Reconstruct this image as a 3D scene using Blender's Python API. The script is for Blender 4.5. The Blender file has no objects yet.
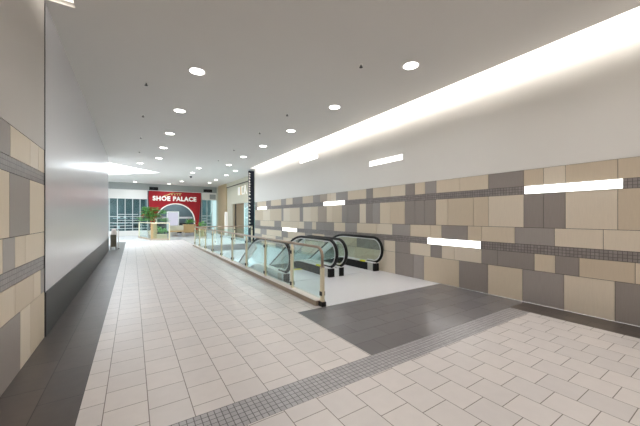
import bpy, bmesh, math, random
from mathutils import Vector, Matrix
random.seed(7)
PI = math.pi
S = bpy.context.scene
COL = S.collection

# ------------------------------------------------------------------ materials
def lin(c):
    c /= 255.0
    return c / 12.92 if c <= 0.04045 else ((c + 0.055) / 1.055) ** 2.4
def rgb(r, g, b): return (lin(r), lin(g), lin(b), 1.0)

def mat(name, col, rough=0.5, metal=0.0, noise=None, bump=0.0, emit=None, spec=0.5):
    """noise = (scale xyz, amount): soft tone variation of the surface's own colour"""
    m = bpy.data.materials.new(name); m.use_nodes = True
    nt = m.node_tree; b = nt.nodes['Principled BSDF']
    b.inputs['Base Color'].default_value = col
    b.inputs['Roughness'].default_value = rough
    b.inputs['Metallic'].default_value = metal
    b.inputs['Specular IOR Level'].default_value = spec
    tc = nt.nodes.new('ShaderNodeTexCoord')
    if noise:
        mp = nt.nodes.new('ShaderNodeMapping'); mp.inputs['Scale'].default_value = noise[0]
        nz = nt.nodes.new('ShaderNodeTexNoise'); nz.inputs['Scale'].default_value = 1.0; nz.inputs['Detail'].default_value = 4
        nt.links.new(tc.outputs['Object'], mp.inputs[0]); nt.links.new(mp.outputs[0], nz.inputs['Vector'])
        mx = nt.nodes.new('ShaderNodeMix'); mx.data_type = 'RGBA'
        a = noise[1]
        mx.inputs['A'].default_value = tuple(c * (1 - a) for c in col[:3]) + (1,)
        mx.inputs['B'].default_value = tuple(min(1, c * (1 + a)) for c in col[:3]) + (1,)
        nt.links.new(nz.outputs['Fac'], mx.inputs['Factor']); nt.links.new(mx.outputs['Result'], b.inputs['Base Color'])
        if bump:
            bp = nt.nodes.new('ShaderNodeBump'); bp.inputs['Strength'].default_value = bump; bp.inputs['Distance'].default_value = 0.01
            nt.links.new(nz.outputs['Fac'], bp.inputs['Height']); nt.links.new(bp.outputs[0], b.inputs['Normal'])
    if emit:
        b.inputs['Emission Color'].default_value = emit[0]; b.inputs['Emission Strength'].default_value = emit[1]
    return m

def tilemat(name, c1, c2, mortar, w, h, off, axes, origin, msize, rough, bump=0.25, fine=0.04):
    """brick-texture tiles; axes = (along a tile, across rows), origin = world position of a joint"""
    m = bpy.data.materials.new(name); m.use_nodes = True
    nt = m.node_tree; b = nt.nodes['Principled BSDF']; L = nt.links.new
    tc = nt.nodes.new('ShaderNodeTexCoord'); sp = nt.nodes.new('ShaderNodeSeparateXYZ'); cb = nt.nodes.new('ShaderNodeCombineXYZ')
    L(tc.outputs['Object'], sp.inputs[0])
    for i in range(2):
        s = nt.nodes.new('ShaderNodeMath'); s.operation = 'SUBTRACT'; s.inputs[1].default_value = origin[i] - 40 * (w, h)[i] * (2 if i else 1)
        L(sp.outputs[axes[i]], s.inputs[0]); L(s.outputs[0], cb.inputs[i])
    br = nt.nodes.new('ShaderNodeTexBrick'); br.offset = off; br.offset_frequency = 2; br.squash = 1
    br.inputs['Scale'].default_value = 1; br.inputs['Brick Width'].default_value = w; br.inputs['Row Height'].default_value = h
    br.inputs['Mortar Size'].default_value = msize; br.inputs['Mortar Smooth'].default_value = 0.1
    br.inputs['Color1'].default_value = c1; br.inputs['Color2'].default_value = c2; br.inputs['Mortar'].default_value = mortar
    L(cb.outputs[0], br.inputs['Vector'])
    nz = nt.nodes.new('ShaderNodeTexNoise'); nz.inputs['Scale'].default_value = 9; nz.inputs['Detail'].default_value = 5
    L(tc.outputs['Object'], nz.inputs['Vector'])
    hs = nt.nodes.new('ShaderNodeMix'); hs.data_type = 'RGBA'; hs.blend_type = 'MULTIPLY'; hs.inputs['Factor'].default_value = 1
    rp = nt.nodes.new('ShaderNodeMapRange'); rp.inputs['To Min'].default_value = 1 - 2 * fine; rp.inputs['To Max'].default_value = 1 + fine
    L(nz.outputs['Fac'], rp.inputs['Value'])
    L(br.outputs['Color'], hs.inputs['A']); L(rp.outputs[0], hs.inputs['B']); L(hs.outputs['Result'], b.inputs['Base Color'])
    bp = nt.nodes.new('ShaderNodeBump'); bp.inputs['Strength'].default_value = bump; bp.inputs['Distance'].default_value = 0.004; bp.invert = True
    L(br.outputs['Fac'], bp.inputs['Height']); L(bp.outputs[0], b.inputs['Normal'])
    b.inputs['Roughness'].default_value = rough
    return m

def glassmat(name, tint, ior=1.45):
    m = bpy.data.materials.new(name); m.use_nodes = True
    nt = m.node_tree; nt.nodes.clear(); L = nt.links.new
    o = nt.nodes.new('ShaderNodeOutputMaterial'); mx = nt.nodes.new('ShaderNodeMixShader')
    t = nt.nodes.new('ShaderNodeBsdfTransparent'); t.inputs[0].default_value = tint
    g = nt.nodes.new('ShaderNodeBsdfGlossy'); g.inputs['Roughness'].default_value = 0.02; g.inputs['Color'].default_value = (.95, 1, .98, 1)
    ge = nt.nodes.new('ShaderNodeNewGeometry'); dt = nt.nodes.new('ShaderNodeVectorMath'); dt.operation = 'DOT_PRODUCT'
    L(ge.outputs['Incoming'], dt.inputs[0]); L(ge.outputs['Normal'], dt.inputs[1])
    def mth(op, a, b_=None):
        n = nt.nodes.new('ShaderNodeMath'); n.operation = op; n.use_clamp = op != 'POWER'
        for q, v in enumerate((a, b_)):
            if v is None: continue
            if isinstance(v, (int, float)): n.inputs[q].default_value = v
            else: L(v, n.inputs[q])
        return n.outputs[0]
    r0 = ((ior - 1) / (ior + 1)) ** 2
    ab = mth('ABSOLUTE', dt.outputs['Value']); pw = mth('POWER', mth('SUBTRACT', 1.0, ab), 5.0)
    fr = mth('ADD', mth('MULTIPLY', pw, 1 - r0), r0)          # Schlick reflectance, the same from both faces
    L(fr, mx.inputs[0]); L(t.outputs[0], mx.inputs[1]); L(g.outputs[0], mx.inputs[2]); L(mx.outputs[0], o.inputs[0])
    return m

def glow(name, col, strength):
    m = bpy.data.materials.new(name); m.use_nodes = True
    nt = m.node_tree; nt.nodes.clear()
    o = nt.nodes.new('ShaderNodeOutputMaterial'); e = nt.nodes.new('ShaderNodeEmission')
    e.inputs[0].default_value = col; e.inputs[1].default_value = strength
    nt.links.new(e.outputs[0], o.inputs[0])
    return m

P = 0.3095
M = {}
M['floor'] = tilemat('floor_tile', rgb(222, 216, 214), rgb(214, 209, 208), rgb(120, 112, 108), P, P, 0.5, ('Y', 'X'), (2.755 - P / 2, 0.108), 0.0035, 0.32)
M['mosaic'] = tilemat('floor_mosaic', rgb(166, 164, 168), rgb(180, 178, 182), rgb(92, 90, 92), P / 6, P / 6, 0.0, ('X', 'Y'), (0.45, 2.152), 0.0035, 0.28)
M['dark'] = tilemat('floor_dark', rgb(96, 87, 83), rgb(84, 77, 74), rgb(34, 31, 30), 2 * P, P, 0.5, ('Y', 'X'), (3.008, -0.678), 0.0035, 0.34, fine=.12)
M['darkx'] = tilemat('floor_dark_cross', rgb(120, 118, 121), rgb(112, 110, 113), rgb(74, 71, 72), 2 * P, P, 0.5, ('X', 'Y'), (2.29, 2.467), 0.0025, 0.24)
M['mall'] = tilemat('floor_polished', rgb(232, 234, 238), rgb(226, 228, 232), rgb(190, 190, 195), 0.6, 0.6, 0.0, ('X', 'Y'), (0, 22.4), 0.003, 0.2)
M['landing'] = mat('landing_plate', rgb(228, 228, 233), 0.3, 0.1, ((60, 60, 60), 0.04))
M['white'] = mat('white_paint', rgb(236, 234, 230), 0.6, 0, ((3, 3, 3), 0.012))
M['ceil'] = mat('ceiling_paint', rgb(218, 215, 211), 0.75, 0, ((2, 2, 2), 0.012))
M['panel'] = mat('brushed_panel', rgb(212, 212, 216), 0.25, 0.15, ((1, 30, .4), 0.03))
M['panelnear'] = mat('upper_panel', rgb(196, 190, 184), 0.35, 0.1, ((1, 20, .4), 0.02))
M['skirt'] = mat('dark_skirting', rgb(60, 59, 60), 0.45, 0, ((4, 4, 4), 0.08))
M['grout'] = mat('wall_grout', rgb(66, 59, 53), 0.8)
tg = ((70, 70, 6), 0.06)
M['tanA'] = mat('tan_tile', rgb(223, 209, 188), 0.4, 0, tg)
M['tanB'] = mat('cream_tile', rgb(229, 217, 199), 0.4, 0, tg)
M['tanC'] = mat('sand_tile', rgb(214, 199, 177), 0.4, 0, tg)
M['gryA'] = mat('taupe_tile', rgb(156, 148, 143), 0.4, 0, ((90, 90, 5), 0.1))
M['gryB'] = mat('grey_tile', rgb(168, 161, 157), 0.4, 0, ((90, 90, 5), 0.1))
M['brn'] = mat('brown_tile', rgb(180, 166, 152), 0.4, 0, tg)
M['wmosaic'] = tilemat('wall_mosaic', rgb(142, 135, 133), rgb(158, 151, 149), rgb(96, 90, 88), 0.0517, 0.05, 0.0, ('Y', 'Z'), (0.0, 2.003), 0.0035, 0.35)
M['wmosaic2'] = tilemat('wall_mosaic_low', rgb(142, 135, 133), rgb(158, 151, 149), rgb(96, 90, 88), 0.0517, 0.0517, 0.0, ('Y', 'Z'), (0.0, 0.915), 0.0035, 0.35)
M['bar'] = glow('bar_diffuser', (1, .98, .95, 1), 3.2)
M['lens'] = glow('downlight_lens', (1, .97, .93, 1), 9.0)
M['cove'] = glow('cove_lamp', (1, .94, .86, 1), 2.0)
M['sky'] = glow('skylight_diffuser', (.90, .96, 1, 1), 3.0)
M['black'] = mat('black_rubber', rgb(14, 14, 16), 0.5, spec=0.3)
M['blackm'] = mat('black_metal', rgb(28, 28, 30), 0.4, 0.2)
M['steel'] = mat('brushed_steel', rgb(205, 203, 198), 0.3, 0.8, ((40, 40, 4), 0.05))
M['deck'] = mat('deck_aluminium', rgb(238, 239, 240), 0.35, 0.15)
M['cream'] = mat('cream_post', rgb(240, 232, 204), 0.35, 0.25)
M['rail'] = mat('bronze_rail', rgb(168, 150, 132), 0.3, 0.7)
M['curb'] = mat('curb_stone', rgb(172, 156, 138), 0.5, 0, ((20, 20, 20), 0.06))
M['curbtop'] = mat('curb_cap', rgb(226, 218, 212), 0.4)
M['glass'] = glassmat('clear_glass', (.90, .975, .972, 1), 1.5)
M['eglass'] = glassmat('escalator_glass', (.93, .975, .962, 1), 1.5)
M['sglass'] = glassmat('shop_glass', (.72, .86, .87, 1), 1.45)
M['yellow'] = mat('yellow_label', rgb(232, 226, 40), 0.5)
M['red'] = mat('red_facade', rgb(168, 6, 26), 0.5)
M['ltr'] = mat('white_letter', rgb(250, 246, 240), 0.5, emit=((1, .97, .92, 1), 0.15))
M['gold'] = mat('gold_letter', rgb(226, 190, 130), 0.5)
M['bulk'] = mat('grey_bulkhead', rgb(160, 164, 162), 0.6)
M['mull'] = mat('white_mullion', rgb(214, 222, 222), 0.5)
M['teal'] = mat('teal_interior', rgb(86, 104, 108), 0.7, 0, ((1.3, 1.3, .6), 0.35))
M['stone'] = mat('column_stone', rgb(192, 172, 138), 0.5, 0, ((8, 8, 3), 0.06))
M['facade'] = mat('cream_facade', rgb(206, 203, 186), 0.6)
M['shutter'] = mat('tan_shutter', rgb(140, 124, 100), 0.5, 0.1)
M['navy'] = mat('navy_sign', rgb(26, 32, 50), 0.5)
M['olive'] = mat('olive_bin', rgb(86, 82, 68), 0.5, 0, ((20, 20, 20), 0.1))
M['pink'] = mat('pale_lid', rgb(206, 196, 190), 0.5)
M['screen'] = glow('directory_screen', (.84, .85, 1, 1), .6)
M['wood'] = mat('tan_wood', rgb(186, 156, 112), 0.5, 0, ((4, 4, 60), 0.12))
M['leafg'] = mat('green_leaf', rgb(120, 182, 96), 0.5, 0, ((6, 6, 6), 0.35))
M['leafr'] = mat('red_leaf', rgb(196, 110, 60), 0.5, 0, ((6, 6, 6), 0.3))
M['soil'] = mat('soil', rgb(60, 46, 36), 0.9)
M['shoe'] = mat('dark_goods', rgb(40, 44, 48), 0.6)
M['wshelf'] = mat('white_shelf', rgb(235, 238, 238), 0.5)
M['clad'] = mat('escalator_cladding', rgb(226, 232, 235), 0.4, 0.1)
M['step'] = mat('step_metal', rgb(110, 112, 116), 0.4, 0.7)
M['lower'] = mat('lower_wall', rgb(220, 226, 228), 0.6)

# ------------------------------------------------------------------ mesh helpers
class MB:
    def __init__(self): self.bm = bmesh.new(); self.mats = []
    def mi(self, k):
        if k not in self.mats: self.mats.append(k)
        return self.mats.index(k)
    def box(self, x0, x1, y0, y1, z0, z1, k):
        bm = self.bm; v = [bm.verts.new((x, y, z)) for x in (x0, x1) for y in (y0, y1) for z in (z0, z1)]
        for q in ((0, 1, 3, 2), (4, 6, 7, 5), (0, 4, 5, 1), (2, 3, 7, 6), (0, 2, 6, 4), (1, 5, 7, 3)):
            f = bm.faces.new([v[i] for i in q]); f.material_index = self.mi(k)
        return v
    def poly(self, pts, k, ext=None):
        """polygon; with ext an extruded slab"""
        bm = self.bm; i = self.mi(k)
        a = [bm.verts.new(p) for p in pts]
        if ext is None:
            f = bm.faces.new(a); f.material_index = i; return
        e = Vector(ext); b = [bm.verts.new(Vector(p) + e) for p in pts]
        fs = [bm.faces.new(a), bm.faces.new(b[::-1])]
        n = len(a)
        for j in range(n): bm.faces.new((a[j], a[(j + 1) % n], b[(j + 1) % n], b[j])).material_index = i
        for f in fs: f.material_index = i
        bmesh.ops.triangulate(bm, faces=fs)
    def sweep(self, path, prof, k, side=Vector((1, 0, 0)), closed=False, caps=True, smooth=True):
        """prof = [(along side, along normal)]; path lies in a plane whose normal is side"""
        bm = self.bm; i = self.mi(k); rings = []; n = len(path)
        for j, p in enumerate(path):
            p = Vector(p)
            t = (Vector(path[min(j + 1, n - 1)]) - Vector(path[max(j - 1, 0)])).normalized()
            nn = t.cross(side).normalized()
            rings.append([bm.verts.new(p + side * s + nn * q) for s, q in prof])
        m = len(prof)
        for j in range(n - 1):
            for q in range(m):
                f = bm.faces.new((rings[j][q], rings[j][(q + 1) % m], rings[j + 1][(q + 1) % m], rings[j + 1][q])); f.material_index = i; f.smooth = smooth
        if caps:
            for r in (rings[0][::-1], rings[-1]):
                f = bm.faces.new(r); f.material_index = i
    def cyl(self, c, r0, r1, h, k, seg=20, axis='Z', smooth=True):
        bm = self.bm; i = self.mi(k); c = Vector(c)
        def pt(r, a, t):
            d = (r * math.cos(a), r * math.sin(a), t)
            return c + Vector({'Z': d, 'X': (d[2], d[0], d[1]), 'Y': (d[1], d[2], d[0])}[axis])
        A = [bm.verts.new(pt(r0, 2 * PI * j / seg, 0)) for j in range(seg)]
        B = [bm.verts.new(pt(r1, 2 * PI * j / seg, h)) for j in range(seg)]
        for j in range(seg):
            f = bm.faces.new((A[j], A[(j + 1) % seg], B[(j + 1) % seg], B[j])); f.material_index = i; f.smooth = smooth
        for r in (A[::-1], B): bm.faces.new(r).material_index = i
    def lathe(self, c, prof, k, seg=24):
        bm = self.bm; i = self.mi(k); c = Vector(c); R = []
        for r, z in prof:
            R.append([bm.verts.new(c + Vector((r * math.cos(2 * PI * j / seg), r * math.sin(2 * PI * j / seg), z))) for j in range(seg)])
        for a in range(len(R) - 1):
            for j in range(seg):
                f = bm.faces.new((R[a][j], R[a][(j + 1) % seg], R[a + 1][(j + 1) % seg], R[a + 1][j])); f.material_index = i; f.smooth = True
    def tube(self, path, r, k, seg=10):
        bm = self.bm; i = self.mi(k); n = len(path); rings = []; up = Vector((0, 0, 1)); prev = None
        for j, p in enumerate(path):
            t = (Vector(path[min(j + 1, n - 1)]) - Vector(path[max(j - 1, 0)])).normalized()
            if prev is None:
                a = t.cross(up)
                if a.length < 1e-3: a = Vector((1, 0, 0))
                a.normalize()
            else:
                a = (prev - t * prev.dot(t)).normalized()
            prev = a; b = t.cross(a)
            rings.append([bm.verts.new(Vector(p) + a * r * math.cos(2 * PI * q / seg) + b * r * math.sin(2 * PI * q / seg)) for q in range(seg)])
        for j in range(n - 1):
            for q in range(seg):
                f = bm.faces.new((rings[j][q], rings[j][(q + 1) % seg], rings[j + 1][(q + 1) % seg], rings[j + 1][q])); f.material_index = i; f.smooth = True
        for rr in (rings[0][::-1], rings[-1]): bm.faces.new(rr).material_index = i
    def build(self, name, parent=None, bevel=0, **props):
        bm = self.bm
        bmesh.ops.recalc_face_normals(bm, faces=bm.faces[:])
        me = bpy.data.meshes.new(name); bm.to_mesh(me); bm.free()
        for k in self.mats: me.materials.append(M[k])
        o = bpy.data.objects.new(name, me); COL.objects.link(o)
        if parent: o.parent = parent
        if bevel:
            b = o.modifiers.new('edge', 'BEVEL'); b.width = bevel; b.segments = 2; b.limit_method = 'ANGLE'; b.angle_limit = math.radians(40)
        for a, v in props.items(): o[a] = v
        return o

def thing(name, loc, label, cat, group=None, rz=0):
    o = bpy.data.objects.new(name, None); COL.objects.link(o); o.location = loc; o.rotation_euler = (0, 0, rz)
    o.empty_display_size = 0.2
    o['label'] = label; o['category'] = cat
    if group: o['group'] = group
    return o
def dup(root, loc, label):
    r = root.copy(); COL.objects.link(r); r.location = loc; r['label'] = label
    for ch in root.children:
        c = ch.copy(); COL.objects.link(c); c.parent = r
        for g in ch.children:
            d = g.copy(); COL.objects.link(d); d.parent = c
    return r
def one_box(name, x0, x1, y0, y1, z0, z1, k, parent=None, bevel=0, **pr):
    b = MB(); b.box(x0, x1, y0, y1, z0, z1, k); return b.build(name, parent, bevel, **pr)
ST = dict(kind='structure')

# ------------------------------------------------------------------ dimensions
XL, XR = -0.975, 6.13           # corridor walls
ZC = 4.42                       # ceiling
YB = -7.0                       # wall behind the camera
YE = 16.7                       # corridor end
YF = 29.3                       # far shop fronts
XF = 6.83                       # shop fronts of the right side beyond the corridor
OX0, OY0, OY1 = 2.92, 7.6, 17.0 # floor opening

# ------------------------------------------------------------------ floor
b = MB()
T = -0.35
b.box(-0.368, 2.29, YB, 2.152, T, 0, 'floor'); b.box(2.29, 5.53, YB, 2.152, T, 0, 'floor')
b.box(-0.368, 5.53, 2.152, 2.467, T, 0, 'mosaic')
b.box(-0.368, 2.29, 2.467, 22.2, T, 0, 'floor'); b.box(2.29, 2.92, 4.24, 22.2, T, 0, 'floor')
b.box(2.29, 6.13, 2.467, 4.24, T, 0, 'darkx')
b.box(5.53, 6.13, YB, 2.467, T, 0, 'dark')
b.box(XL - .1, -0.368, YB, 21.8, T, 0, 'dark')
b.box(XL - .1, -0.368, 21.8, 22.2, T, 0, 'dark')
b.box(2.92, XR, 4.24, OY0, T, 0, 'landing')
b.box(-9, XF + .4, 22.2, 34, T, 0, 'mall')
b.box(2.92, XF + .4, OY1, 22.2, T, 0, 'mall')
b.box(-9, XL - .1, 16.95, 22.2, T, 0, 'mall')
b.build('floor', **ST)
# dark line where the corridor tile ends
one_box('trim_1', -0.368, 2.92, 22.12, 22.26, 0, 0.004, 'dark', **ST)
# slab edge round the opening and the storey below
b = MB()
b.box(OX0 - .06, OX0, OY0, OY1, -.7, -.02, 'lower'); b.box(OX0, XR, OY1, OY1 + .06, -.9, -.01, 'lower')
b.build('trim_2', **ST)
b = MB(); b.box(-2, 9, 5, 27, -5.4, -5.2, 'mall'); b.build('floor_lower', **ST)
b = MB(); b.box(-2.1, -2, 5, 27, -5.2, T, 'lower'); b.box(9, 9.1, 5, 27, -5.2, T, 'lower'); b.box(-2, 9, 27, 27.1, -5.2, T, 'lower'); b.box(-2, 9, 4.9, 5, -5.2, T, 'lower')
b.build('wall_lower', **ST)

# ------------------------------------------------------------------ tiled walls
ROWS = {'R1': (2.152, 2.455), 'R3': (1.385, 2.003), 'R4': (1.072, 1.385), 'R6': (0.605, 0.915), 'R7': (0.0, 0.605)}
BANDS = [(2.003, 2.152, 'wmosaic'), (0.915, 1.072, 'wmosaic2')]
def tone(c):
    if c == 'L': return random.choice(['tanA', 'tanA', 'tanB', 'tanC'])
    if c == 'D': return random.choice(['gryA', 'gryA', 'gryB'])
    return 'brn'
def extend(seq, y_end, step_sign):
    """carry a row on past the part the photograph shows"""
    y = seq[-1][1]
    while (y - y_end) * step_sign < 0:
        w = random.choice([.31, .31, .62, .62, .93]) * step_sign
        y2 = y + w
        if (y2 - y_end) * step_sign > 0: y2 = y_end
        seq.append((y, y2, random.choice('LLD'))); y = y2
def row(y0, *items):
    out = []; y = y0
    for w, c in items: out.append((y, w, c)); y = w
    return out
RW = {
 'R1': row(16.7, (16.31, 'D'), (14.96, 'L'), (14.31, 'D'), (13.06, 'L'), (12.5, 'D'), (11.82, 'L'), (10.9, 'D'), (10.03, 'L'), (9.51, 'D'), (9.02, 'B'), (8.77, 'L'), (8.45, 'L'), (7.77, 'D'), (6.84, 'L'), (6.54, 'D'), (5.83, 'L'), (5.29, 'L'), (4.98, 'D'), (4.67, 'L'), (4.35, 'D'), (3.75, 'L'), (3.13, 'L'), (2.49, 'D'), (2.18, 'L'), (1.87, 'L'), (1.24, 'L'), (.62, 'L')),
 'R3': row(16.7, (15.4, 'L'), (14.42, 'L'), (13.01, 'L'), (12.79, 'D'), (12.1, 'L'), (11.15, 'L'), (10.85, 'D'), (10.2, 'L'), (9.67, 'L'), (9.05, 'B'), (8.69, 'L'), (8.1, 'L'), (7.8, 'D'), (7.16, 'D'), (6.86, 'L'), (6.55, 'D'), (6.24, 'D'), (5.84, 'L'), (5.31, 'L'), (4.98, 'D'), (4.68, 'D'), (4.36, 'D'), (4.04, 'L'), (3.44, 'L'), (3.13, 'L'), (2.49, 'L'), (2.18, 'D'), (1.87, 'D'), (1.24, 'L'), (.31, 'L')),
 'R4': row(16.7, (15.82, 'D'), (14.9, 'L'), (13.86, 'L'), (13.05, 'D'), (12.1, 'L'), (11.21, 'L'), (10.77, 'L'), (10.11, 'D'), (9.8, 'L'), (9.2, 'D'), (8.57, 'D'), (7.92, 'L'), (7.29, 'D'), (6.38, 'L'), (5.76, 'L'), (5.13, 'D'), (4.51, 'L'), (4.21, 'L'), (3.57, 'D'), (3.27, 'L'), (2.64, 'L'), (2.02, 'D'), (1.4, 'L'), (.47, 'L')),
 'R6': row(16.7, (15.8, 'L'), (14.9, 'D'), (13.9, 'L'), (13.0, 'L'), (12.3, 'D'), (11.4, 'L'), (10.7, 'L'), (10.1, 'D'), (9.2, 'L'), (8.5, 'D'), (7.9, 'L'), (7.3, 'L'), (6.7, 'D'), (6.07, 'D'), (5.65, 'L'), (5.13, 'D'), (4.51, 'L'), (4.2, 'D'), (3.88, 'L'), (3.27, 'L'), (2.95, 'D'), (2.32, 'D'), (2.01, 'L'), (1.69, 'D'), (1.06, 'L'), (.44, 'L')),
 'R7': row(16.7, (15.6, 'D'), (14.6, 'L'), (13.7, 'L'), (12.8, 'D'), (11.9, 'L'), (11.0, 'D'), (10.1, 'L'), (9.2, 'L'), (8.3, 'D'), (7.4, 'L'), (6.5, 'L'), (5.65, 'L'), (5.02, 'D'), (4.70, 'D'), (3.77, 'L'), (3.14, 'D'), (2.51, 'L'), (1.89, 'D'), (1.27, 'L'), (.34, 'D')),
}
LW = {
 'R1': row(5.16, (4.87, 'L'), (4.53, 'L'), (3.9, 'L'), (3.28, 'D')),
 'R3': row(5.16, (4.52, 'L'), (3.88, 'D'), (3.26, 'L')),
 'R4': row(5.16, (4.35, 'L'), (4.03, 'L'), (3.71, 'D'), (3.1, 'L')),
 'R6': row(5.16, (4.98, 'D'), (4.67, 'L'), (4.03, 'L'), (3.4, 'L')),
 'R7': row(5.16, (4.55, 'L'), (4.19, 'L'), (3.57, 'D'), (2.95, 'L')),
}
def tiles(b, rows, xface, sgn, ylo, yhi):
    th, g = 0.010 * sgn, 0.0035
    for k, seq in rows.items():
        extend(seq, YB, -1)
        z0, z1 = ROWS[k]
        for (a, c, col) in seq:
            x = sorted((xface, xface - th)); b.box(x[0], x[1], min(a, c) + g, max(a, c) - g, z0 + g, z1 - g, tone(col))
    for z0, z1, k in BANDS:
        x = sorted((xface, xface - th * .8)); b.box(x[0], x[1], ylo, yhi, z0 + g * .5, z1 - g * .5, k)
b = MB()
b.box(XR + .012, XR + .3, YB, YE, -.0, 2.455, 'grout'); b.box(XR + .012, XR + .3, YB, YE, 2.455, 5.0, 'white'); b.box(XR - .002, XR + .012, YB, YE, 2.458, 5.0, 'white')
b.box(XR + .012, XR + .3, 5.0, 17.06, -5.2, 0, 'lower')
tiles(b, RW, XR + .012, 1, YB, YE)
b.build('wall_right', **ST)
b = MB()
b.box(XL - .3, XL - .012, YB, 5.165, 0, 2.455, 'grout'); b.box(XL - .3, XL, YB, 5.165, 2.458, 5.0, 'panelnear')
tiles(b, LW, XL - .012, -1, YB, 5.16)
b.box(XL - .3, XL + .003, 5.145, 5.19, .585, ZC + .1, 'blackm')
b.box(XL - .3, XL, 5.19, 16.95, .583, ZC + .1, 'panel')
b.build('wall_left', **ST)
one_box('baseboard_left', XL - .012, XL + .012, 5.175, 16.95, 0, .585, 'skirt', bevel=.003, **ST)

# ------------------------------------------------------------------ wall behind the camera: unseen, with a wide opening added for soft fill
b = MB()
b.box(XL - .3, .6, YB - .3, YB, 0, 5, 'white'); b.box(4.6, XR + .3, YB - .3, YB, 0, 5, 'white'); b.box(.6, 4.6, YB - .3, YB, 3.2, 5, 'white')
b.build('wall_back', **ST)

# ------------------------------------------------------------------ ceiling with wall slots
CX = 5.74
b = MB()
b.box(XL, CX, 5.12, YE, ZC, ZC + .04, 'ceil'); b.box(-.66, CX, YB, 5.12, ZC, ZC + .04, 'ceil')
b.box(XL - .3, XR + .3, YB, YE, 4.95, 5.1, 'white')           # lid above the slots
b.box(XL - .3, -.4, 5.12, 5.08, ZC + .04, 4.95, 'white')
b.box(CX, XR + .3, YE - .05, YE, ZC + .04, 4.95, 'white')
b.build('ceiling', **ST)
# mall ceiling with a square hole for the roof light
cx, cy, hd = -2.03, 21.44, 3.5
z = ZC + .03
b = MB()
out = [(-9, YE), (XF + .4, YE), (XF + .4, 34), (-9, 34)]
dia = [(cx, cy - hd), (cx + hd, cy), (cx, cy + hd), (cx - hd, cy)]
for q in ([(-9, YE), (XF + .4, YE), dia[1], dia[0]], [(XF + .4, YE), (XF + .4, 34), dia[2], dia[1]],
          [(XF + .4, 34), (-9, 34), dia[3], dia[2]], [(-9, 34), (-9, YE), dia[0], dia[3]]):
    b.poly([(x, y, z) for x, y in q], 'ceil', (0, 0, .3))
b.build('ceiling_mall', **ST)
b = MB(); b.poly([(x, y, z + .12) for x, y in dia], 'sky', (0, 0, .05)); b.build('window_1', label='square roof light set in the mall ceiling', **ST)

# far-left closing walls of the mall
b = MB()
b.box(-9.2, -9, 16.7, 34, 0, 4.6, 'white'); b.box(-9.2, XL - .3, 16.65, 16.95, 0, 4.6, 'white')
b.build('wall_mall', **ST)

# ------------------------------------------------------------------ cove lamps, hidden in their slots
b = MB(); b.box(-.03, .03, YB + .3, YE - .3, -.08, .08, 'blackm')
t = thing('cove_light', (CX - .14, 0, ZC + .12), 'long cove lamp tucked above the ceiling edge along the right wall', 'cove light')
b.build('housing', t)
b = MB(); b.box(.03, .05, YB + .4, YE - .4, -.06, .07, 'cove'); b.build('tube', t)
t = thing('cove_light', (-.52, 0, ZC + .12), 'cove lamp above the slot over the near tiled left wall', 'cove light')
b = MB(); b.box(-.03, .03, YB + .3, 5.08, -.08, .08, 'blackm'); b.build('housing', t)
b = MB(); b.box(-.05, -.03, YB + .4, 5.05, -.06, .07, 'cove'); b.build('tube', t)

def area(name, loc, rot, sx, sy, power, col):
    l = bpy.data.lights.new(name, 'AREA'); l.shape = 'RECTANGLE'; l.size = sx; l.size_y = sy; l.energy = power; l.color = col
    o = bpy.data.objects.new(name, l); COL.objects.link(o); o.location = loc; o.rotation_euler = rot; return o
def spot(name, loc, power, col, ang=150, blend=.8, r=.12):
    l = bpy.data.lights.new(name, 'SPOT'); l.energy = power; l.color = col; l.spot_size = math.radians(ang); l.spot_blend = blend; l.shadow_soft_size = r
    o = bpy.data.objects.new(name, l); COL.objects.link(o); o.location = loc; return o
WARM = (1, .95, .88)
# the cove tube's light: aimed at the wall and down through the slot
COVE = 175
area('cove_lamp_right', (CX - .085, (YB + YE) / 2, ZC + .14), (0, math.radians(-90), 0), .14, YE - YB - 1, COVE, WARM)
area('cove_lamp_left', (-.575, (YB + 5.1) / 2, ZC + .14), (0, math.radians(90), 0), .14, 5.1 - YB - .2, 60, WARM)

# ------------------------------------------------------------------ downlights
DL = []
def make_down():
    t = thing('downlight', (0, 0, ZC), '', 'ceiling light', 'round recessed downlights')
    b = MB(); b.lathe((0, 0, 0), [(.165, .0), (.165, -.008), (.15, -.012), (.135, -.004), (.13, .0), (.165, .0)], 'white', 28); b.build('trim_ring', t)
    b = MB(); b.cyl((0, 0, -.004), .132, .132, .003, 'lens', 28); b.build('lens', t)
    return t
proto = make_down()
LY = [6.05, 8.55, 11.06, 13.47, 16.0]
RY = [3.65, 6.1, 8.56, 11.0, 13.45, 15.95]
ordn = ['first', 'second', 'third', 'fourth', 'fifth', 'sixth']
used = [0]
def down(x, y, z, label, p, col):
    if not used[0]: o = proto; o.location = (x, y, z); o['label'] = label; used[0] = 1
    else: o = dup(proto, (x, y, z), label)
    spot('downlight_beam', (x, y, z - .03), p, col)
DP = 62
for i, y in enumerate(LY): down(1.05, y, ZC, f'round recessed downlight, {ordn[i]} from the front in the row nearer the left wall', DP, (.99, .985, .97) if i < 2 else (.91, .96, 1))
for i, y in enumerate(RY): down(4.38, y, ZC, f'round recessed downlight, {ordn[i]} from the front in the row nearer the cove', DP, (.99, .985, .97) if i < 2 else (.91, .96, 1))
for y in (-4, -1.5, 1.2): spot('downlight_beam', (4.38, y, ZC - .03), DP, (1, .98, .95))
for y in (-4, -1.4, 1.1, 3.6): spot('downlight_beam', (1.05, y, ZC - .03), DP * .55, (1, .98, .95))
COOL = (.88, .95, 1)
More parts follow.
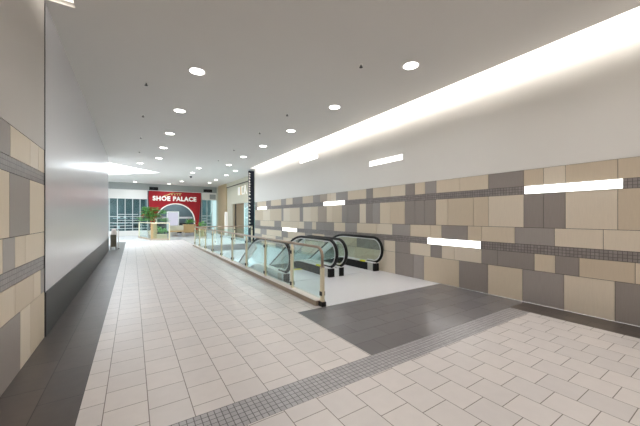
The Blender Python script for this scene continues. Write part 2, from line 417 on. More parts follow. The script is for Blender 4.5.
FAR = [(.33, 18.17, 'beside the bright roof light'), (3.24, 18.17, 'in the mall ceiling straight beyond the corridor end'), (3.24, 20.24, 'in the mall ceiling above the start of the far floor'), (3.3, 25.66, 'in the mall ceiling before the red shop front'),
       (2.62, 28.2, 'in the mall ceiling right above the red shop sign'), (.137, 28.1, 'in the mall ceiling above the glazed shop on the left'), (5.36, 18.0, 'in the mall ceiling nearest the dark blade sign'),
       (5.38, 20.2, 'in the mall ceiling before the cream shop front'), (5.38, 23.2, 'in the mall ceiling in front of the stone column'), (5.42, 25.5, 'in the mall ceiling near the right black vent')]
for x, y, w in FAR: down(x, y, ZC + .03, 'small round downlight ' + w, 55, COOL)

# ------------------------------------------------------------------ sprinklers and camera dome
def make_spr():
    t = thing('ceiling_sprinkler', (0, 0, ZC), '', 'sprinkler', 'ceiling sprinklers')
    b = MB(); b.cyl((0, 0, -.012), .03, .045, .026, 'white', 16); b.build('escutcheon', t)
    b = MB(); b.cyl((0, 0, -.05), .012, .012, .04, 'blackm', 12); b.cyl((0, 0, -.058), .034, .03, .008, 'blackm', 14); b.build('deflector', t)
    return t
sp = make_spr(); first = True
for x, ys, nm in ((.235, (7.15, 9.45, 12.1, 14.8), 'left wall'), (3.565, (4.12, 7.2, 9.25, 12.2, 14.85), 'cove')):
    for i, y in enumerate(ys):
        lab = f'dark sprinkler head, {ordn[i]} from the front in the line nearer the {nm}'
        if first: sp.location = (x, y, ZC); sp['label'] = lab; first = False
        else: dup(sp, (x, y, ZC), lab)
t = thing('ceiling_camera', (3.4, 21.9, ZC + .03), 'small dark camera dome on the mall ceiling', 'camera')
b = MB(); b.cyl((0, 0, -.03), .1, .1, .045, 'white', 20); b.build('base', t)
b = MB(); b.lathe((0, 0, -.03), [(.085, 0), (.08, -.05), (.05, -.09), (.0, -.1)], 'black', 20); b.build('dome', t)

# ------------------------------------------------------------------ bar lights on the right wall
BARS = [(1.18, 2.47, 2.003, 2.152, 'long glowing bar in the upper mosaic band, above and right of the lower bar'),
        (7.92, 9.22, 2.003, 2.152, 'glowing bar in the upper mosaic band above the escalators'),
        (14.83, 16.18, 2.003, 2.152, 'glowing bar in the upper mosaic band farthest along, near the dark blade sign'),
        (3.28, 4.58, .915, 1.072, 'glowing bar in the lower mosaic band, in front of the escalators'),
        (11.39, 12.83, .915, 1.072, 'glowing bar in the lower mosaic band, behind the escalator handrails'),
        (5.37, 6.67, 3.13, 3.28, 'glowing bar on the white upper wall, nearer of the two'),
        (9.65, 11.07, 3.90, 4.03, 'glowing bar high on the white upper wall just under the cove')]
for y0, y1, z0, z1, lab in BARS:
    yc, zc = (y0 + y1) / 2, (z0 + z1) / 2; hy, hz = (y1 - y0) / 2, (z1 - z0) / 2
    t = thing('wall_light', (XR - .002, yc, zc), lab, 'wall light', 'glowing bars on the tiled wall')
    b = MB(); b.box(-.012, 0, -hy, hy, -hz, hz, 'white'); b.build('housing', t, .002)
    b = MB(); b.box(-.02, -.012, -hy + .006, hy - .006, -hz + .006, hz - .006, 'bar'); b.build('diffuser', t)

# ------------------------------------------------------------------ escalators
R_ = .385
def hand_path(inset=0.0, zend=-4.0):
    """handrail centre line (Y, Z) from the lower front round the newel and down the incline"""
    top, cyy = .98, 6.36
    r = R_ - .02 - inset; zc = top - (R_ - .02)
    p = [(6.62, zc - r + .0), (cyy, zc - r)]
    for k in range(1, 16): a = -PI / 2 - PI * k / 16; p.append((cyy + r * math.cos(a), zc + r * math.sin(a)))
    p.append((cyy, zc + r)); tz = zc + r
    y0, rr = 7.75, 1.6
    for k in range(0, 9): a = math.radians(30) * k / 8; p.append((y0 + rr * math.sin(a), tz - rr * (1 - math.cos(a))))
    yy, zz = p[-1]
    p.append((yy + (zz - zend) / math.tan(math.radians(30)), zend))
    return p
def deck_path(z0=.25, zend=-4.6, ys=6.22):
    p = [(ys, z0), (7.0, z0)]
    y0, rr = 7.75, 1.6
    for k in range(0, 9): a = math.radians(30) * k / 8; p.append((y0 + rr * math.sin(a), z0 - rr * (1 - math.cos(a))))
    yy, zz = p[-1]
    p.append((yy + (zz - zend) / math.tan(math.radians(30)), zend))
    return p
def escalator(xa, xb, label):
    xm = (xa + xb) / 2
    t = thing('escalator', (xm, 0, 0), label, 'escalator', 'pair of escalators going down')
    for x, inn in ((xa - xm, 1), (xb - xm, -1)):
        b = MB(); pr = [(.044 * math.cos(a) , .034 * math.sin(a)) for a in [2 * PI * k / 14 for k in range(14)]]
        b.sweep([(x, y, z) for y, z in hand_path()], pr, 'black'); b.build('handrail', t)
        b = MB(); pr = [(-.022, -.01), (.022, -.01), (.022, .016), (-.022, .016)]
        b.sweep([(x, y, z) for y, z in hand_path(.052)], pr, 'deck', smooth=False); b.build('handrail_guide', t)
        hp = hand_path(.085); b = MB()
        b.sweep([(x, y, z) for y, z in hp[-5:]], [(-.03, -.03), (.03, -.03), (.03, .17), (-.03, .17)], 'deck', smooth=False); b.build('glint_strip', t)  # added pale strip, in place of light glancing off the descending handrail
        h = hand_path(.055); d = deck_path(.245)
        pts = h[1:] + d[::-1][:-1]
        pts = [(x - .006, y, z) for y, z in h[1:]] + [(x - .006, y, z) for y, z in reversed(d[1:])]
        b = MB(); b.poly(pts, 'eglass', (.012, 0, 0)); b.build('glass_panel', t)
        b = MB(); dp = deck_path(.245)
        b.sweep([(x, y, z) for y, z in dp], [(-.09, -.015), (.09, -.015), (.09, .015), (-.09, .015)], 'deck', smooth=False); b.build('deck', t)
        # black inner skirt and outer cladding follow the deck
        b = MB()
        xi = x + inn * .075
        dd = deck_path(.225); n = len(dd)
        low = [(y, max(z - .225 if y < 7.7 else z - .40, z - .40)) for y, z in dd]
        b.poly([(xi, y, z) for y, z in dd] + [(xi, y, z) for y, z in reversed(low)], 'black', (inn * .012, 0, 0)); b.build('skirt', t)
        b = MB(); xo = x - inn * .085
        low = [(y, 0.002 if y < 7.58 else z - 1.0) for y, z in dd]
        low2 = low
        b.poly([(xo, y, z) for y, z in dd] + [(xo, y, z) for y, z in reversed(low2)], 'clad', (inn * .012, 0, 0)); b.build('cladding', t)
        # newel base with the handrail inlet
        b = MB(); b.box(x - .09, x + .09, 6.29, 6.52, .002, .235, 'steel'); nb = b.build('newel_base', t, .006)
        b = MB(); b.box(x - .075, x + .075, 6.2, 6.29, .002, .225, 'black'); b.build('handrail_inlet', nb, .01)
    xi = xb - xm
    b = MB(); b.box(xi - .088, xi - .02, 6.62, 6.86, .262, .265, 'yellow'); b.box(xi - .091, xi - .088, 6.62, 6.86, .225, .265, 'yellow'); b.build('safety_label', t, label='small yellow safety label')
    b = MB(); b.box(xa - xm + .1, xb - xm - .1, 6.3, 7.62, .0, .006, 'landing'); b.build('floor_plate', t)
    b = MB(); b.box(xa - xm + .1, xb - xm - .1, 7.62, 7.78, -.02, .012, 'yellow'); 
    for k in range(24):
        xx = xa - xm + .12 + k * (xb - xa - .24) / 24; b.box(xx, xx + .012, 7.74, 7.84, -.02, .012, 'step')
    b.build('comb_plate', t)
    w0, w1 = xa - xm + .1, xb - xm - .1
    for k in range(22):
        y = 7.84 + .4 * k; zt = 0 if k == 0 else -.08 if k == 1 else -.08 - .231 * (k - 1)
        b = MB(); b.box(w0, w1, y, y + .4, zt - .06, zt, 'step'); b.box(w0, w1, y, y + .02, zt - .02, zt + (0 if k < 1 else .2), 'step')
        b.build('step', t)
    return t
escalator(3.06, 4.38, 'left-hand escalator going down, black handrails, beside the glass railing')
escalator(4.69, 5.98, 'right-hand escalator going down, black handrails, against the tiled wall')
b = MB()
b.sweep([(4.535, y, z) for y, z in deck_path(.19)], [(-.06, -.01), (.06, -.01), (.06, .01), (-.06, .01)], 'deck', smooth=False)
b.box(4.475, 4.595, 6.22, 7.0, .0, .18, 'clad')
o = b.build('escalator_divider'); o['label'] = 'low metal divider between the two escalators'; o['category'] = 'divider'

# ------------------------------------------------------------------ glass railing round the opening
XRL = 2.82
t = thing('glass_railing', (XRL, 4.3, 0), 'glass railing with cream posts and bronze top rail round the escalator opening', 'railing')
o_ = Vector((XRL, 4.3, 0))
def rel(p): return tuple(Vector(p) - o_)
b = MB(); b.box(-.1, .1, .06, OY1 - 4.3, .0, .085, 'curb'); b.box(-.098, .1, .06, OY1 - 4.3, .085, .097, 'curbtop'); b.build('curb', t, .004)
RZ = 1.035
path = [rel((XRL, 4.3, .66))] + [rel((XRL, 4.3, RZ - .16))]
for k in range(1, 9):
    a = PI / 2 * k / 8; path.append(rel((XRL, 4.3 + .16 * (1 - math.cos(a)), RZ - .16 + .16 * math.sin(a))))
path += [rel((XRL, y, RZ)) for y in (5.5, 8, 11, 14, 16.9)]
for k in range(1, 6):
    a = PI / 2 * k / 5; path.append(rel((XRL + .1 * (1 - math.cos(a)), 16.9 + .1 * math.sin(a), RZ)))
path += [rel((x, 17.0, RZ)) for x in (4, 5, XR - .03)]
b = MB(); b.tube(path, .027, 'rail', 12); b.build('top_rail', t)
py = [4.3, 5.46, 6.93, 8.38, 9.83, 11.27, 12.72, 14.15, 15.55, 16.9]
def post(x, y, along, base=.097, near=False):
    """flat bar post; along = axis the railing runs in"""
    rx, ry = (.024, .04) if along == 'Y' else (.04, .024)
    bx, by, _ = rel((x, y, 0))
    m = MB(); top = .70 if near else .93
    m.box(bx - rx, bx + rx, by - ry, by + ry, base, top, 'cream')
    if not near:
        m.poly([(bx - rx, by - ry, .93), (bx + rx, by - ry, .93), (bx + rx, by + ry, .93), (bx - rx, by + ry, .93)], 'cream')
        v0 = [(-rx, -ry), (rx, -ry), (rx, ry), (-rx, ry)]
        lo = [m.bm.verts.new((bx + a, by + c, .93)) for a, c in v0]; hi = [m.bm.verts.new((bx + a * .5, by + c * .35, RZ - .02)) for a, c in v0]
        for q in range(4): m.bm.faces.new((lo[q], lo[(q + 1) % 4], hi[(q + 1) % 4], hi[q])).material_index = m.mi('cream')
    p = m.build('post', t, .004)
    for z in ((.16, .82) if not near else (.2,)):
        m = MB()
        if along == 'Y': m.box(bx - rx - .018, bx + rx + .018, by - .028, by + .028, z - .01, z + .06, 'blackm')
        else: m.box(bx - .028, bx + .028, by - ry - .012, by + ry + .012, z - .01, z + .06, 'blackm')
        m.build('clamp', p)
    return p
for i, y in enumerate(py):
    p = post(XRL, y, 'Y', .07 if i == 0 else .097, near=(i == 0))
    if i == 0:
        m = MB(); m.box(-.045, .045, -.06, .06, .001, .085, 'blackm'); m.build('shoe', p, .005)
        m = MB(); m.box(-.026, .026, -.044, .044, .69, .705, 'rail'); m.build('collar', p)
for i in range(len(py) - 1):
    y0, y1 = py[i] + .03, py[i + 1] - .03
    b = MB(); b.box(-.006, .006, y0 - 4.3, y1 - 4.3, .125, .90, 'glass'); b.build('glass_panel', t)
xs = [3.9, 5.0, 6.05]
for x in xs: post(x, 17.0, 'X', .0)
prev = XRL
for x in xs:
    b = MB(); b.box(prev + .03 - XRL, x - .03 - XRL, 17.0 - 4.3 - .006, 17.0 - 4.3 + .006, .06, .90, 'glass'); b.build('glass_panel', t); prev = x

# ------------------------------------------------------------------ far shop fronts (plane Y = YF)
def text(name, s, x0, x1, zmid, y, h, k, parent=None, rotz=0, bold=.02, depth=.03):
    cu = bpy.data.curves.new(name, 'FONT'); cu.body = s; cu.size = 1; cu.extrude = depth; cu.offset = bold; cu.space_character = 1.12
    tmp = bpy.data.objects.new('tmp', cu); COL.objects.link(tmp)
    bpy.context.view_layer.update()
    dg = bpy.context.evaluated_depsgraph_get()
    me = bpy.data.meshes.new_from_object(tmp.evaluated_get(dg)); bpy.data.objects.remove(tmp); bpy.data.curves.remove(cu)
    xs_ = [v.co.x for v in me.vertices]; ys_ = [v.co.y for v in me.vertices]
    sx = (x1 - x0) / (max(xs_) - min(xs_)); sy = h / (max(ys_) - min(ys_))
    xc = (max(xs_) + min(xs_)) / 2; yc = (max(ys_) + min(ys_)) / 2
    for v in me.vertices:
        px, pz, pd = (v.co.x - xc) * sx, (v.co.y - yc) * sy, v.co.z
        v.co = (px, -pd, pz)
    me.materials.clear(); me.materials.append(M[k])
    # each letter an object of its own
    bm = bmesh.new(); bm.from_mesh(me); bm.verts.ensure_lookup_table(); seen = set(); outs = []
    bmesh.ops.remove_doubles(bm, verts=bm.verts[:], dist=1e-5); bm.verts.ensure_lookup_table()
    for v0 in bm.verts:
        if v0 in seen: continue
        st, isl = [v0], []
        seen.add(v0)
        while st:
            v = st.pop(); isl.append(v)
            for e_ in v.link_edges:
                q = e_.other_vert(v)
                if q not in seen: seen.add(q); st.append(q)
        idx = {v: i for i, v in enumerate(isl)}
        fs = {f_ for v in isl for f_ in v.link_faces}
        m2 = bpy.data.meshes.new(name); m2.from_pydata([tuple(v.co) for v in isl], [], [[idx[v] for v in f_.verts] for f_ in fs]); m2.materials.append(M[k])
        o = bpy.data.objects.new(name, m2); COL.objects.link(o)
        if parent: o.parent = parent
        o.location = ((x0 + x1) / 2, y, zmid); o.rotation_euler = (0, 0, rotz)
    bm.free(); bpy.data.meshes.remove(me)

one_box('trim_5', -9, XF + .4, YF - .15, YF + .15, 3.9, ZC + .03, 'bulk', **ST)
one_box('wall_far', -9, 1.06, YF - .1, YF + .1, 3.12, 3.9, 'white', **ST); one_box('wall_far', 5.46, XF, YF - .1, YF + .1, 3.2, 3.9, 'white', **ST)
one_box('baseboard_far', -9, 1.06, YF - .06, YF + .1, 0, .42, 'white', **ST); one_box('baseboard_far', 5.4, XF, YF - .06, YF + .1, 0, .3, 'white', **ST)
one_box('wall_far', 7.0, XF + .4, YF - .1, YF + .1, 0, 3.9, 'white', **ST)
one_box('wall_shop_back', -9, XF + .4, 33.5, 33.7, 0, ZC, 'teal', **ST); one_box('wall_shop_side', 1.0, 1.06, YF + .25, 33.5, 0, 3.9, 'teal', **ST); one_box('wall_shop_side', 5.46, 5.52, YF + .25, 33.5, 0, 3.9, 'teal', **ST)
one_box('trim_3', 1.05, 5.46, YF - .2, YF - .15, 3.86, 3.9, 'wshelf', **ST)
# grey panel above the right window
one_box('trim_4', 6.2, 6.75, YF - .13, YF - .1, 3.3, 3.75, 'bulk', **ST)

# glazed shop fronts with white lattice
def shopfront(x0, x1, z0, z1, nx, hz, label):
    t = thing('shop_window', (x0, YF, 0), label, 'shop window')
    b = MB(); b.box(0, x1 - x0, -.01, .01, z0, z1, 'sglass'); b.build('glass', t)
    for i in range(nx + 1):
        x = (x1 - x0) * i / nx; b = MB(); b.box(x - .025, x + .025, -.05, .05, z0, z1, 'mull'); b.build('mullion', t)
    b = MB()
    for a, c, zz in hz: b.box((x1 - x0) * a, (x1 - x0) * c, -.035, .035, zz - .022, zz + .022, 'mull')
    b.build('lattice', t)
    return t
shopfront(-1.62, 1.04, .42, 3.12, 5, [(0, 1, .62), (0, .6, .85), (0, 1, 1.1), (.2, .8, 1.3), (0, 1, 1.62), (.2, .75, 1.8)], 'glazed shop front with white lattice left of the red shop')
shopfront(-8.9, -1.7, .42, 3.12, 10, [(0, 1, .62), (0, 1, 1.1), (0, 1, 1.62)], 'long glazed shop front far out beyond the left wall')
shopfront(5.5, 6.9, .3, 3.2, 3, [(0, .7, .7), (0, .7, .95), (0, .35, 1.2), (0, .35, 1.45), (.35, .7, 1.3), (.35, .7, 1.0), (0, .7, 1.7)], 'teal glazed shop front right of the red shop')
# goods inside, on white shelves
def shelf_unit(x, y, w, levels, label):
    t = thing('display_shelf', (x, y, 0), label, 'shelf', 'shelves inside the shops')
    for sx in (-w / 2, w / 2): b = MB(); b.box(sx - .02, sx + .02, -.2, .2, 0, 2.0, 'wshelf'); b.build('upright', t)
    for z_ in levels:
        b = MB(); b.box(-w / 2, w / 2, -.2, .2, z_ - .03, z_, 'wshelf'); b.build('shelf', t)
    return t
for x, side in ((-.95, 'nearest the corridor wall'), (.3, 'beside the red front')):
    for lv, (z_, y_) in enumerate(((.6, 30.8), (1.05, 31.15), (1.5, 31.5))):
        t = thing('display_plinth', (x, y_, 0), ('lowest front', 'middle', 'tallest rear')[lv] + ' stepped display plinth inside the left shop, ' + side, 'plinth', 'stepped plinths in the left shop')
        b = MB(); b.box(-.52, .52, -.16, .16, 0, z_ - .05, 'teal'); b.build('body', t)
        b = MB(); b.box(-.54, .54, -.165, .165, z_ - .05, z_, 'wshelf'); b.build('top', t)
        for k in range(4):
            o = one_box('shoe_box', x - .42 + k * .22, x - .42 + k * .22 + .17, y_ - .1, y_ + .1, z_ + .001, z_ + random.uniform(.12, .26), random.choice(['shoe', 'shoe', 'wshelf']), bevel=.01)
            o['label'] = 'small box of goods on a stepped plinth behind the left shop glass'; o['category'] = 'box'; o['group'] = 'boxes in the left shop'
shelf_unit(6.1, 31, 1.2, (.6, .95, 1.3, 1.65), 'white shelf inside the teal shop right of the red front')
t = thing('display_counter', (3.3, 31.6, 0), 'white display counter and rail inside the red arch', 'counter')
b = MB(); b.box(-1.5, 1.5, -.3, .3, 0, 1.0, 'shoe'); b.build('body', t, .01)
b = MB(); b.box(-1.7, 1.7, -.35, .35, 1.42, 1.6, 'wshelf'); b.build('top', t, .01)
for x in (-1.4, 1.4): b = MB(); b.box(x - .05, x + .05, -.05, .05, 1.0, 1.42, 'steel'); b.build('leg', t)

# red arch front
t = thing('shop_front', (3.25, YF - .1, 0), 'red shop front with a white-edged arch and white SHOE PALACE letters', 'shop front')
b = MB()
arc = [(1.57 * math.cos(PI * k / 24), 1.2 + 1.57 * math.sin(PI * k / 24)) for k in range(25)]
def outer(i):                       # point of the outline facing arch point i
    u_ = i / 24
    if u_ < .2: return (1.96 + .22 * u_ / .2, 1.2 + (3.85 - 1.2) * u_ / .2)
    if u_ > .8: return (-2.15 + .14 * (u_ - .8) / .2, 3.85 - (3.85 - 1.2) * (u_ - .8) / .2)
    return (2.18 - 4.33 * (u_ - .2) / .6, 3.85)
for i in range(24):
    q = [arc[i], outer(i), outer(i + 1), arc[i + 1]]
    b.poly([(x, -.12, z_) for x, z_ in q], 'red', (0, .3, 0))
b.poly([(x, -.12, z_) for x, z_ in [(1.57, 0), (1.86, 0), (1.96, 1.2), (1.57, 1.2)]], 'red', (0, .3, 0))
b.poly([(x, -.12, z_) for x, z_ in [(-1.57, 0), (-1.95, 0), (-2.01, 1.2), (-1.57, 1.2)]], 'red', (0, .3, 0))
b.build('red_surround', t)
ap = [(1.57, 0, 0.01), (1.57, 0, 1.2)] + [(1.57 * math.cos(PI * k / 24), 0, 1.2 + 1.57 * math.sin(PI * k / 24)) for k in range(1, 24)] + [(-1.57, 0, 1.2), (-1.57, 0, .01)]
b = MB(); b.sweep([(x, -.14, z_) for x, _, z_ in ap], [(-.06, -.045), (.06, -.045), (.06, .045), (-.06, .045)], 'ltr', side=Vector((0, 1, 0)), smooth=False); b.build('arch_trim', t)
text('letter', 'SHOE PALACE', -1.82, 1.72, 3.22, -.16, .42, 'ltr', t, bold=.045)
b = MB()
sw = [(-.95, 3.46), (-.7, 3.52), (-.45, 3.66), (-.2, 3.72), (.05, 3.68)]
b.sweep([(x, -.14, z_) for x, z_ in sw], [(-.01, -.035), (.01, -.035), (.01, .035), (-.01, .035)], 'gold', side=Vector((0, 1, 0)), smooth=False)
for x in (-.35, -.12, .1, .3): b.box(x, x + .07, -.15, -.13, 3.52, 3.72, 'gold')
b.box(-.2, .48, -.15, -.13, 3.68, 3.73, 'gold')
b.build('emblem', t)

# black vents in the bulkhead
def vent(x, z_, w, label):
    t = thing('air_vent', (x, YF - .15, z_), label, 'vent', 'black vents above the shop fronts')
    b = MB(); b.box(-w / 2, w / 2, -.02, 0, -.14, .14, 'black'); b.build('backing', t)
    b = MB()
    for k in range(6): b.box(-w / 2 + .02, w / 2 - .02, -.04, -.02, -.12 + k * .044, -.105 + k * .044, 'blackm')
    b.box(-.012, .012, -.045, -.02, -.14, .14, 'blackm'); b.build('slats', t)
vent(1.52, 4.06, .68, 'black vent in the grey band above the left end of the red sign')
vent(6.02, 4.08, .78, 'black vent in the grey band right of the red sign')

# ------------------------------------------------------------------ right-hand shops beyond the corridor
b = MB()
b.box(XF, XF + .3, YE, 25.4, 2.64, 4.1, 'facade'); b.box(XF - .04, XF + .3, YE, 25.4, 4.1, ZC + .03, 'facade'); b.box(XF - .06, XF + .1, YE, 25.4, 4.08, 4.12, 'blackm')
b.build('wall_mall_right', **ST)
one_box('wall_mall_right', XF, XF + .3, 23.95, 25.4, 0, 2.64, 'facade', **ST)
one_box('pillar', XF - .1, XF + .35, 25.4, 28.1, 0, ZC + .03, 'stone', **ST)
one_box('wall_mall_right', XF, XF + .3, 28.1, YF - .1, 0, ZC, 'facade', **ST)
one_box('wall_mall_right', XR + .3, XF + .3, YE - .1, YE, 0, ZC, 'white', **ST)
t = thing('shutter', (XF + .1, 22.5, 0), 'tan shop shutter with a dark post beyond the far railing', 'shutter')
b = MB(); b.box(0, .06, -1.4, 1.4, 0, 2.62, 'shutter'); b.build('panel', t)
b = MB(); b.box(-.06, .02, .62, .74, 0, 2.62, 'blackm'); b.build('post', t)
t = thing('shop_window', (XF + .1, 19, 0), 'pale glass shop window beside the tan shutter', 'shop window')
b = MB(); b.box(0, .02, -2.2, 2.1, .1, 2.62, 'sglass'); b.build('glass', t)
b = MB(); b.box(-.03, .05, -2.25, 2.1, 0, .1, 'mull'); b.box(-.03, .05, 2.04, 2.1, .1, 2.62, 'mull'); b.box(-.03, .05, -2.25, -2.19, .1, 2.62, 'mull'); b.build('frame', t)
one_box('wall_shop_interior', XF + .9, XF + 1.0, 16.5, 21.2, 0, 2.7, 'lower', **ST)
# raised sign letters on the cream fascia
t = thing('fascia_sign', (XF, 20.9, 3.55), 'pale raised letters on the cream shop fascia beyond the railing', 'sign')
def stroke(b, y0, y1, z0, z1, k='ltr'): b.box(-.06, 0, y0, y1, z0, z1, k)
b = MB(); stroke(b, .75, 1.25, -.3, .3); b.build('letter', t)
b = MB(); stroke(b, .55, .63, -.3, .3, 'gold'); b.build('letter', t)
b = MB(); stroke(b, .05, .4, .22, .3); stroke(b, .05, .4, -.3, -.22); stroke(b, .32, .4, -.3, .3); b.build('letter', t)
b = MB()
b.poly([(-.06, -.1, -.3), (-.06, -.2, -.3), (-.06, -.42, .34), (-.06, -.34, .34)], 'ltr', (.06, 0, 0)); b.poly([(-.06, -.74, -.3), (-.06, -.64, -.3), (-.06, -.34, .34), (-.06, -.42, .34)], 'ltr', (.06, 0, 0)); stroke(b, -.58, -.26, -.1, -.02); b.build('letter', t)
# white pylon
t = thing('pylon_sign', (6.45, 24.3, 0), 'slim white pylon standing in front of the stone column', 'pylon')
b = MB(); b.box(-.17, .17, -.17, .17, 0, .05, 'steel'); b.build('base', t)
b = MB(); b.box(-.11, .11, -.08, .08, .05, 2.0, 'ltr'); b.build('body', t, .01)
# navy blade sign at the corridor's end
t = thing('blade_sign', (6.06, 17.3, 0), 'tall narrow navy sign with white marks at the end of the tiled wall', 'sign')
b = MB(); b.box(-.1, .26, 0, .1, .02, 4.42, 'navy'); b.build('board', t)
zz = 4.3
random.seed(3)
while zz > 1.0:
    h_ = random.choice([.08, .1, .12]); w_ = random.uniform(.08, .12)
    b = MB(); b.box(-.09, -.09 + w_, -.02, 0, zz - h_, zz - h_ * .55, 'ltr'); b.box(-.09, -.06, -.02, 0, zz - h_ * 1.3, zz, 'ltr')
    b.build('letter', t)
    zz -= h_ * 1.3 + (.03 if zz > 3.2 else .09)

# ------------------------------------------------------------------ mall furniture
# litter bin at the end of the left wall
t = thing('litter_bin', (-.80, 17.35, 0), 'olive litter bin with pale domed lid at the end of the left wall', 'bin')
b = MB(); b.box(-.12, .12, -.12, .12, .13, .72, 'olive'); b.build('body', t, .01)
b = MB(); b.lathe((.02, 0, .72), [(.13, 0), (.13, .06), (.10, .16), (.10, .24), (.06, .28), (0, .29)], 'pink', 20); b.build('lid', t)
for x in (-.1, .1):
    for y in (-.1, .1): b = MB(); b.box(x - .015, x + .015, y - .015, y + .015, 0, .13, 'blackm'); b.build('leg', t)
t = thing('sign_stand', (-.60, 17.5, 0), 'thin pale stand beside the litter bin', 'stand')
b = MB(); b.box(-.014, .014, -.014, .014, .03, .95, 'pink'); b.build('pole', t)
b = MB(); b.cyl((0, 0, 0), .05, .04, .03, 'blackm', 14); b.build('base', t)

# glass balustrade in front of the planters
t = thing('glass_balustrade', (1.05, 22.95, 0), 'low glass balustrade with cream corner posts in front of the mall planters', 'railing')
c0, c1, c2 = Vector((-.65, 3.3, 0)), Vector((0, 0, 0)), Vector((1.05, -.55, 0))
def along(p, q, w, z0, z1, k, name):
    d = (q - p).normalized(); n = Vector((-d.y, d.x, 0)) * w / 2
    b = MB(); b.poly([tuple(p + n + Vector((0, 0, z0))), tuple(q + n + Vector((0, 0, z0))), tuple(q - n + Vector((0, 0, z0))), tuple(p - n + Vector((0, 0, z0)))], k, (0, 0, z1 - z0)); return b.build(name, t)
for p, q in ((c0, c1), (c1, c2)):
    along(p, q, .16, 0, .1, 'curb', 'curb'); along(p, q, .014, .12, 1.12, 'glass', 'glass_panel'); along(p, q, .05, 1.14, 1.2, 'cream', 'top_rail')
for p in (c0, c2): b = MB(); b.box(p.x - .04, p.x + .04, p.y - .04, p.y + .04, .0, 1.16, 'cream'); b.build('post', t)
b = MB(); b.box(-.03, .34, -.06, .06, .1, 1.14, 'wood'); b.build('wood_post', t)

# leafy plant with green and red leaves
def leaf_blob(b, c, n, r, l, cols, up=.3):
    for _ in range(n):
        th_ = random.uniform(0, 2 * PI); el = random.uniform(-.2, 1.2) * up + .1
        d = Vector((math.cos(th_) * math.cos(el), math.sin(th_) * math.cos(el), math.sin(el)))
        base = Vector(c) + Vector((random.uniform(-r, r), random.uniform(-r, r), random.uniform(-r, r) * .8))
        L_ = l * random.uniform(.7, 1.2); w = L_ * .16; s = d.cross(Vector((0, 0, 1))).normalized() * w; g = Vector((0, 0, -.25 * L_))
        k = b.mi(random.choice(cols))
        p = [base, base + d * L_ * .5 + s, base + d * L_ + g, base + d * L_ * .5 - s]
        mid = base + d * L_ * .5 - Vector((0, 0, w * .35))
        v = [b.bm.verts.new(x) for x in p] + [b.bm.verts.new(mid)]
        for q in ((0, 1, 4), (1, 2, 4), (2, 3, 4), (3, 0, 4)): b.bm.faces.new([v[i] for i in q]).material_index = k
t = thing('potted_plant', (1.25, 25.35, 0), 'tall leafy plant with green and red leaves behind the glass balustrade', 'plant')
b = MB(); b.lathe((0, 0, 0), [(0, .01), (.26, .01), (.34, .5), (.36, .55), (.32, .55), (.3, .5)], 'wood', 20); b.cyl((0, 0, .44), .31, .31, .04, 'soil', 20); b.build('pot', t)
for k in range(4):
    a = k * 1.6; b = MB(); b.tube([(.06 * math.cos(a), .06 * math.sin(a), .45), (.15 * math.cos(a), .15 * math.sin(a), 1.1), (.3 * math.cos(a), .3 * math.sin(a), 1.7 + .1 * k)], .018, 'soil', 8); b.build('stem', t)
b = MB()
for k in range(16): leaf_blob(b, (random.uniform(-.7, .75), random.uniform(-.4, .4), random.uniform(1.2, 2.2)), 34, .18, .42, ['leafg'] if k % 3 else ['leafr', 'leafg', 'leafg'])
b.build('foliage', t)

# lit white directory
t = thing('mall_directory', (2.80, 27.0, 0), 'white lit mall directory standing in front of the red shop', 'directory')
b = MB(); b.box(-.3, .3, -.15, .15, 0, .42, 'steel'); b.build('base', t, .01)
b = MB(); b.box(-.46, .46, -.09, .09, .42, 2.05, 'wshelf'); b.build('cabinet', t, .02)
b = MB(); b.box(-.38, .38, -.1, -.09, .55, 1.95, 'screen'); b.build('screen', t)
# planter boxes and bench
t = thing('planter_box', (3.95, 26.2, 0), 'tan wooden planter box with a green shrub right of the directory', 'planter')
b = MB(); b.box(-.48, .48, -.3, .3, .3, .98, 'wood'); b.build('box', t, .01)
for x in (-.4, .4): b = MB(); b.box(x - .04, x + .04, -.25, .25, 0, .3, 'steel'); b.build('leg', t)
b = MB(); b.box(-.42, .42, -.25, .25, .98, .985, 'soil'); b.build('soil', t)
b = MB()
for k in range(8): leaf_blob(b, (random.uniform(-.15, .4), random.uniform(-.2, .2), random.uniform(1.05, 1.3)), 22, .1, .22, ['leafg'], 1.0)
b.build('foliage', t)
t = thing('bench', (2.95, 25.6, 0), 'pale wooden bench between the balustrade and the planter box', 'bench')
b = MB(); b.box(-.55, .5, -.25, .25, .4, .5, 'wood'); b.build('seat', t, .01)
b = MB(); b.box(-.55, .5, .18, .25, .5, .9, 'facade'); b.build('backrest', t, .01)
for x in (-.45, .4): b = MB(); b.box(x - .04, x + .04, -.2, .2, 0, .4, 'steel'); b.build('leg', t)
t = thing('planter_box', (1.75, 24.4, 0), 'low planter of green leaves behind the glass balustrade', 'planter')
b = MB(); b.box(-.3, .38, -.3, .3, 0, .32, 'stone'); b.build('box', t, .01)
b = MB()
for k in range(8): leaf_blob(b, (random.uniform(-.2, .3), random.uniform(-.2, .2), random.uniform(.4, .75)), 22, .1, .22, ['leafg'], 1.0)
b.build('foliage', t)
t = thing('planter_box', (4.75, 25.2, 0), 'small tan planter of leaves beside the end of the long railing', 'planter')
b = MB(); b.box(-.3, .3, -.3, .3, 0, .75, 'wood'); b.build('box', t, .01)
b = MB()
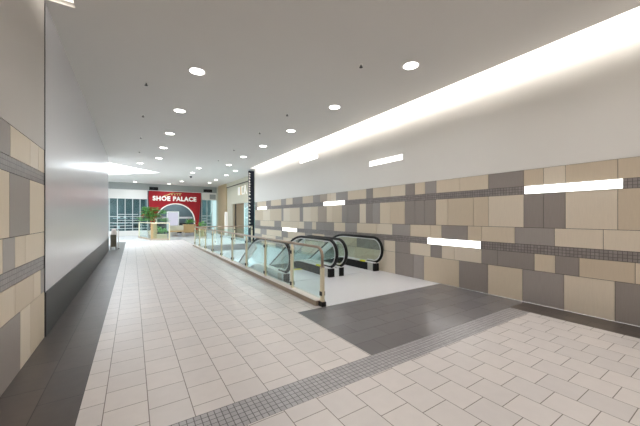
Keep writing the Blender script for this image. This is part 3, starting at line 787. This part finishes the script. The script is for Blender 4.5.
for k in range(6): leaf_blob(b, (random.uniform(-.2, .2), random.uniform(-.2, .2), random.uniform(.85, 1.1)), 20, .1, .22, ['leafg'], 1.0)
b.build('foliage', t)

# ------------------------------------------------------------------ other light, real and added
# daylight through the roof light, unseen shop lamps, fill added in the storey below
area('roof_daylight', (cx, cy, ZC + .1), (0, 0, PI / 4), 4.9, 4.9, 320, (.86, .94, 1))
area('shop_light', (-.5, 31.2, 3.6), (0, 0, 0), 3, 2, 110, (.9, .97, 1))
area('shop_light', (3.3, 31.6, 3.3), (math.radians(25), 0, 0), 3, 2, 80, (.95, .97, 1))
area('shop_light', (6.2, 31.4, 3.6), (0, 0, 0), 1.2, 2, 60, (.8, 1, 1))
area('shop_light', (7.4, 19, 2.6), (0, 0, 0), .6, 3, 60, (.9, 1, .97))
area('lower_fill', (2.0, 9.5, -2.2), (math.radians(60), 0, 0), 3, 3, 500, (.9, .98, 1))  # added fill aimed at the far slab edge to brighten it
area('lower_fill', (5, 22, -1.0), (0, 0, 0), 5, 6, 500, (.9, .98, 1))  # added fill for the lower storey, no fixture
S.cycles.transparent_max_bounces = 32; S.cycles.diffuse_bounces = 10; S.cycles.max_bounces = 16
w = bpy.data.worlds.new('daylight'); S.world = w; w.use_nodes = True
w.node_tree.nodes['Background'].inputs[0].default_value = (1, .98, .965, 1); w.node_tree.nodes['Background'].inputs[1].default_value = 1.0

# ------------------------------------------------------------------ camera
f = 290.0
cam = bpy.data.cameras.new('camera'); co = bpy.data.objects.new('camera', cam); COL.objects.link(co)
cam.sensor_fit = 'HORIZONTAL'; cam.sensor_width = 36; cam.lens = f / 640 * 36; cam.shift_y = 4 / 640
co.location = (0, 0, 1.58); co.rotation_euler = (PI / 2, 0, -math.atan(187 / 290))
cam.clip_start = .05
S.camera = co
S.view_settings.view_transform = 'Standard'; S.view_settings.look = 'None'; S.view_settings.gamma = 1; S.view_settings.use_curve_mapping = False
S.view_settings.exposure = 0.4
try: S.cycles.use_denoising = True
except Exception: pass
